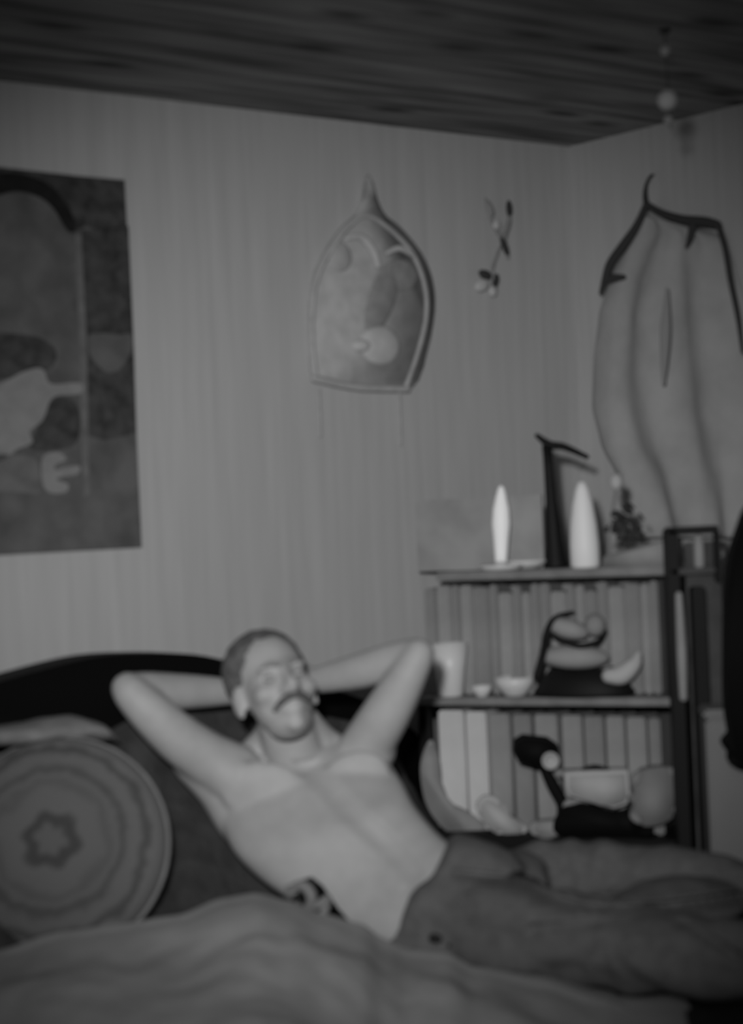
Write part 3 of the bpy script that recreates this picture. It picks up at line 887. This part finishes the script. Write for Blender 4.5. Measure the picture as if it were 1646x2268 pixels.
def small(name, px, y0, y1, w_px, d, m, label, cat, base_on=None):
    a = P(px, y1, d); b = P(px, y0, d); h = b.z-a.z; r = pxm(w_px/2, d)
    bm = bmesh.new(); lathe(bm, [(r*.8,0),(r,h*.08),(r,h*.7),(r*.6,h*.92),(r*.3,h)], a, 20)
    return tag(link(name, bm, m), label, cat)
small('small_bottle', 1550, 1180, 1258, 24, 4.305, M_PALE2, 'small pale bottle in the top opening of the narrow dark rack', 'bottle')
def rolled():
    d = 4.265
    bm = bmesh.new(); tube(bm, [P(1504, 1318, d), P(1510, 1440, d), P(1514, 1545, d)], [.008, .011, .009], 14)
    tag(link('rolled_paper', bm, M_PALE2), 'slim pale rolled paper upright against the post of the narrow rack', 'paper roll')
rolled()

# ---- pale storage cabinet at the right edge
def cabinet():
    d = 4.12
    a = P(1562, 1572, d); 
    t = empty('pale_cabinet', Vector((a.x+.1, d, 0)), 'plain pale painted cabinet at the right edge beside the shelf unit', 'cabinet')
    bm = bmesh.new(); box(bm, Vector((a.x, d, .0)), Vector((.30, -.03, 0)), Vector((.01, .12, 0)), Z1*(a.z-.02)); bevel(bm, .006, 2); link('body', bm, M_PANEL, t, smooth=False)
    bm = bmesh.new(); box(bm, Vector((a.x-.006, d-.01, a.z-.02)), Vector((.085, -.005, 0)), Vector((.01, .13, 0)), Z1*.02); bevel(bm, .006, 2); link('top', bm, M_PANEL, t, smooth=False)
cabinet()
# ---- black chair back at the right edge
def coat():
    d = 4.00
    out = [(1700,1100),(1660,1120),(1640,1165),(1618,1240),(1611,1330),(1609,1450),(1610,1560),(1622,1640),(1634,1700),(1850,1720),(2040,1690),(2060,1500),(2040,1200),(1960,1110),(1830,1080)]
    cur = [Vector(c) for c in catmull([list(P(x, y, d)) for x, y in out], 5, closed=True)]
    t = empty('black_chair', Vector((P(1720,1500,d).x, d, 0)), 'black chair with a tall rounded back cut by the right edge of the photo', 'chair')
    bm = bmesh.new(); slab(bm, cur, .05, Vector((0,1,0)), .015); link('backrest', bm, M_BLACK, t)
    c = P(1975, 1700, d)
    bm = bmesh.new(); box(bm, Vector((c.x-.16, d-.43, .42)), Vector((.36, 0, 0)), Vector((0, .4, 0)), Z1*.06); bevel(bm, .02); link('seat', bm, M_BLACK, t)
    for x in (-.13, .17):
        for y in (-.40, .0):
            bm = bmesh.new(); tube(bm, [Vector((c.x+x, d+y, .02)), Vector((c.x+x, d+y, .45 if y < -.1 else c.z+.05))], [.014, .014], 10); link('leg', bm, M_DARK, t)
coat()

# ================================================================ ON THE LEFT WALL
def poly(name, pts, n, th, m, parent, bev=0, curve=False, plane=Q):
    dirv = D2 if plane is Q else -D1
    p = [plane(x, y, n) for x, y in pts]
    if curve: p = [Vector(c) for c in catmull([list(q) for q in p], 4, closed=True)]
    bm = bmesh.new(); slab(bm, p, th, dirv, bev)
    return link(name, bm, m, parent, smooth=False)
def poster():
    a = Q(276, 398, .012); b = Q(314, 1212, .012)
    s1 = ((a-CZ).dot(D1) + (b-CZ).dot(D1))/2
    zt, zb = a.z, b.z
    t = empty('wall_poster', CZ + D1*s1 + D2*.004 + Z1*(zt+zb)/2, 'large dark poster with an arched picture hanging at the left edge of the wall', 'poster')
    wdt = .60
    skew = (a-CZ).dot(D1) - s1
    bm = bmesh.new()
    slab(bm, [a, b, b - D1*wdt, a - D1*wdt], -.008, D2); link('sheet', bm, M_POST, t, smooth=False)
    e = .0125
    # black upper corner field around the arch
    poly('dark_border', [(-150,353),(275,401),(281,500),(232,515),(190,500),(165,515),(150,480),(120,445),(80,428),(40,425),(0,432),(-100,460),(-150,520)], e, .0006, M_INK, t, plane=Q)
    poly('arch_line', [(-60,395),(0,382),(60,388),(110,410),(150,455),(168,505),(150,512),(118,462),(85,436),(40,424),(0,430),(-60,450)], e+.0006, .0006, M_INKB, t, curve=True)
    poly('side_band', [(180,510),(284,500),(296,770),(302,960),(230,975),(195,965),(193,760)], e, .0006, M_INK, t)
    poly('pale_line', [(166,520),(180,520),(192,760),(196,1000),(200,1095),(186,1098),(180,1000),(176,760)], e+.0006, .0006, M_POSTM, t)
    poly('shield', [(196,745),(225,738),(262,742),(290,740),(292,775),(270,812),(243,826),(215,808),(198,780)], e+.0008, .0006, M_POST, t, curve=True)
    poly('inner_shade', [(-100,745),(60,742),(120,770),(116,812),(60,830),(0,842),(-100,860)], e, .0006, M_INK, t, curve=True)
    poly('pale_figure', [(-80,890),(0,850),(60,820),(95,818),(112,850),(176,848),(178,872),(118,880),(95,930),(66,955),(72,980),(38,995),(20,1010),(-20,1030),(-80,1040)], e+.0008, .0006, M_POSTL, t, curve=True)
    poly('dark_gap', [(110,885),(160,885),(178,930),(165,985),(100,1000),(66,990),(80,950)], e+.0004, .0006, M_INK, t, curve=True)
    poly('pale_mark', [(-80,1010),(30,1008),(72,1012),(88,1040),(90,1090),(60,1092),(0,1088),(-80,1086)], e+.0008, .0006, M_POSTM, t, curve=True)
    poly('pale_mark', [(95,1012),(130,1002),(146,1018),(125,1028),(122,1040),(150,1034),(176,1032),(172,1050),(140,1056),(124,1062),(150,1072),(146,1090),(112,1092),(94,1070)], e+.0010, .0006, M_POSTL, t, curve=True)
poster()

def plaque():
    c = Q(820, 650, .0)
    t = empty('wall_plaque', c, 'pale arched relief plaque with a pointed finial hanging at the middle of the wall', 'plaque')
    out = [(692,838),(684,780),(682,700),(690,620),(715,560),(752,505),(790,470),(803,425),(812,388),(824,425),(838,470),(880,505),(925,560),(950,620),(955,690),(938,780),(905,862),(800,858),(760,845)]
    p = [Vector(q) for q in catmull([list(Q(x, y, .003)) for x, y in out], 3, closed=True)]
    bm = bmesh.new(); slab(bm, p, .014, D2, .003); link('backplate', bm, M_PLAQ, t)
    bm = bmesh.new()
    fr = [Q(x, y, .02) for x, y in [(700,832),(692,760),(692,690),(702,620),(730,560),(775,500),(812,478),(860,505),(912,560),(940,630),(944,700),(926,780),(900,855)]]
    tube(bm, fr, .006, 10); link('rim', bm, M_PLAQ, t)
    bm = bmesh.new(); tube(bm, [Q(695,838,.02), Q(790,858,.02), Q(902,862,.02)], .009, 10); link('ledge', bm, M_PLAQ, t)
    def E(name, x, y, rx, rz, rot, m, d=.012):
        pt = Q(x, y, .018); s = pt.y/F_PX
        bm = bmesh.new()
        M3 = Matrix((D1, D2, Z1)).transposed() @ Matrix.Rotation(R(rot), 3, 'Y')
        ell(bm, pt, (rx*s/.78, d, rz*s), M3, 24); link(name, bm, m, t)
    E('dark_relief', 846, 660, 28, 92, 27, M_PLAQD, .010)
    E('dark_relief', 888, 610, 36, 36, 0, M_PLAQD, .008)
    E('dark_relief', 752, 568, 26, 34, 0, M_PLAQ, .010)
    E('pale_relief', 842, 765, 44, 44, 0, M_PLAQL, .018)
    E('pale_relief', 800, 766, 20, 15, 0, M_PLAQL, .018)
    bm = bmesh.new(); tube(bm, [Q(768,528,.022), Q(800,525,.024), Q(826,555,.026), Q(838,588,.026)], [.006,.009,.011,.007], 10); link('pale_moulding', bm, M_PLAQL, t)
    bm = bmesh.new(); tube(bm, [Q(858,560,.022), Q(885,550,.024), Q(915,566,.024)], [.005,.008,.005], 10); link('pale_moulding', bm, M_PLAQL, t)
    for x, y1 in ((706, 965), (884, 985)):
        bm = bmesh.new(); tube(bm, [Q(x, 862, .012), Q(x+4, y1, .012)], [.0035, .003], 8); link('hanging_cord', bm, M_PLAQ, t)
plaque()

def sprig():
    t = empty('dried_sprig', Q(1100, 530, 0), 'small dried flower sprig fixed to the wall near the room corner', 'dried flowers')
    bm = bmesh.new()
    tube(bm, [Q(1125,455,.02), Q(1128,490,.02), Q(1116,530,.02), Q(1125,570,.02)], [.003,.006,.007,.004], 8)
    tube(bm, [Q(1075,440,.02), Q(1090,490,.02), Q(1116,535,.02)], [.003,.005,.005], 8)
    tube(bm, [Q(1108,545,.02), Q(1090,600,.02), Q(1100,640,.02)], [.003,.004,.003], 8)
    link('stem', bm, M_PLAQD, t)
    M3 = Matrix((D1, D2, Z1)).transposed()
    for (x, y, rx, rz, a, m) in ((1128,462,.010,.022,0,M_EDGE),(1085,460,.010,.024,-30,M_PLAQD),(1075,608,.024,.012,10,M_EDGE),(1098,622,.010,.020,20,M_EDGE),(1100,497,.014,.014,0,M_PLAQL),(1068,632,.026,.015,-20,M_PLAQL),(1092,645,.014,.014,0,M_PLAQL),(1118,545,.010,.028,-25,M_EDGE)):
        bm = bmesh.new(); ell(bm, Q(x, y, .022), (rx, .006, rz), M3 @ Matrix.Rotation(R(a), 3, 'Y'), 12)
        link('petal' if m is M_PLAQL else 'leaf', bm, m, t)
sprig()

# ================================================================ ON THE RIGHT WALL: garment on a hanger
def garment():
    t = empty('hanging_robe', RW(1450, 470, .05), 'long pale robe with dark shoulder edges on a hanger against the right wall', 'robe')
    left = [(452,1425), (500,1400), (560,1362), (620,1335), (700,1316), (800,1306), (900,1302), (980,1318), (1060,1352), (1190,1385)]
    right = [(452,1440), (485,1560), (500,1590), (560,1606), (650,1624), (760,1642), (860,1655), (1120,1660)]
    bm = bmesh.new()
    def f(u, v):
        y = 452 + v*(1190-452)
        x0 = interp(left, y); x1 = interp(right, y)
        x = x0 + (x1-x0)*u
        q = RW(x, y + (30*u if v < .1 else 30*u*max(0, 1-(v-.1)*5)), .04)
        fold = .014*math.sin(u*17 + 1.5*math.sin(v*4)) * min(1, v*3) + .008*nz(Vector((u*6, v*2.2, 1)), 1.4)
        edge = .035*(min(1, 7*u, 7*(1-u))**.7)
        return q - D1*(edge + fold - .03)
    grid(bm, f, 70, 70)
    o = link('fabric', bm, M_GARM, t); solid(o, .004, 0)
    # dark edge tubes: trim at left, stand-in for the robe's shadow line at right
    def tr(pts, rad, name='dark_edge'):
        bm = bmesh.new(); tube(bm, [RW(x, y, .085) for x, y in pts], rad, 10); link(name, bm, M_EDGE, t)
    tr([(1432,452),(1410,500),(1380,545),(1352,585),(1340,625),(1330,650)], [.008,.010,.013,.012,.010,.004])
    tr([(1340,622),(1360,615),(1382,612)], [.010,.010,.005], 'cuff_tab')
    tr([(1432,452),(1465,470),(1510,485),(1560,490),(1590,496)], [.008,.008,.011,.012,.009])
    tr([(1590,496),(1606,550),(1618,620),(1634,700),(1644,780)], [.007,.007,.007,.006,.003])  # side line: cast shadow of the robe built as a dark tube
    tr([(1535,500),(1528,530),(1520,548)], [.010,.008,.003], 'sleeve_gusset')
    bm = bmesh.new(); tube(bm, [RW(1432,455,.06), RW(1429,430,.05), RW(1432,408,.04), RW(1440,392,.02), RW(1446,388,.003)], [.008,.006,.004,.004,.004], 10); link('hanger_hook', bm, M_EDGE, t)
    bm = bmesh.new(); tube(bm, [RW(1478,640,.10), RW(1474,740,.108), RW(1470,850,.10)], [.004,.013,.004], 12, flat=.6); link('fold_shade', bm, M_EDGE if False else mat('fold_shade_grey', .30, .95), t)  # grey tube modelled in place of the shade inside a robe fold
garment()

# ================================================================ string of balls from the ceiling
def string_of_balls():
    d = 3.95
    top = P(1474, 112, d)
    t = empty('ceiling_ornament', Vector((top.x, top.y, ZC)), 'pale balls strung on a thin cord hanging from the plank ceiling near the corner', 'ornament')
    bm = bmesh.new(); tube(bm, [Vector((top.x, top.y, ZC)), Vector((top.x+.004, top.y, P(1478, 285, d).z))], [.0012, .0012], 8); link('cord', bm, M_EDGE, t)
    for px, py, r in ((1474,112,12), (1475,222,23), (1474,266,11)):
        q = P(px, py, d); q.x = top.x; rr = pxm(r, d)
        bm = bmesh.new(); ell(bm, q, (rr, rr, rr), None, 24); link('ball', bm, M_PALE if r != 11 else M_PALE2, t)
    bm = bmesh.new(); lathe(bm, [(.010, -.006), (.012, 0)], Vector((top.x, top.y, ZC)), 16); link('ceiling_hook', bm, M_EDGE, t)
string_of_balls()
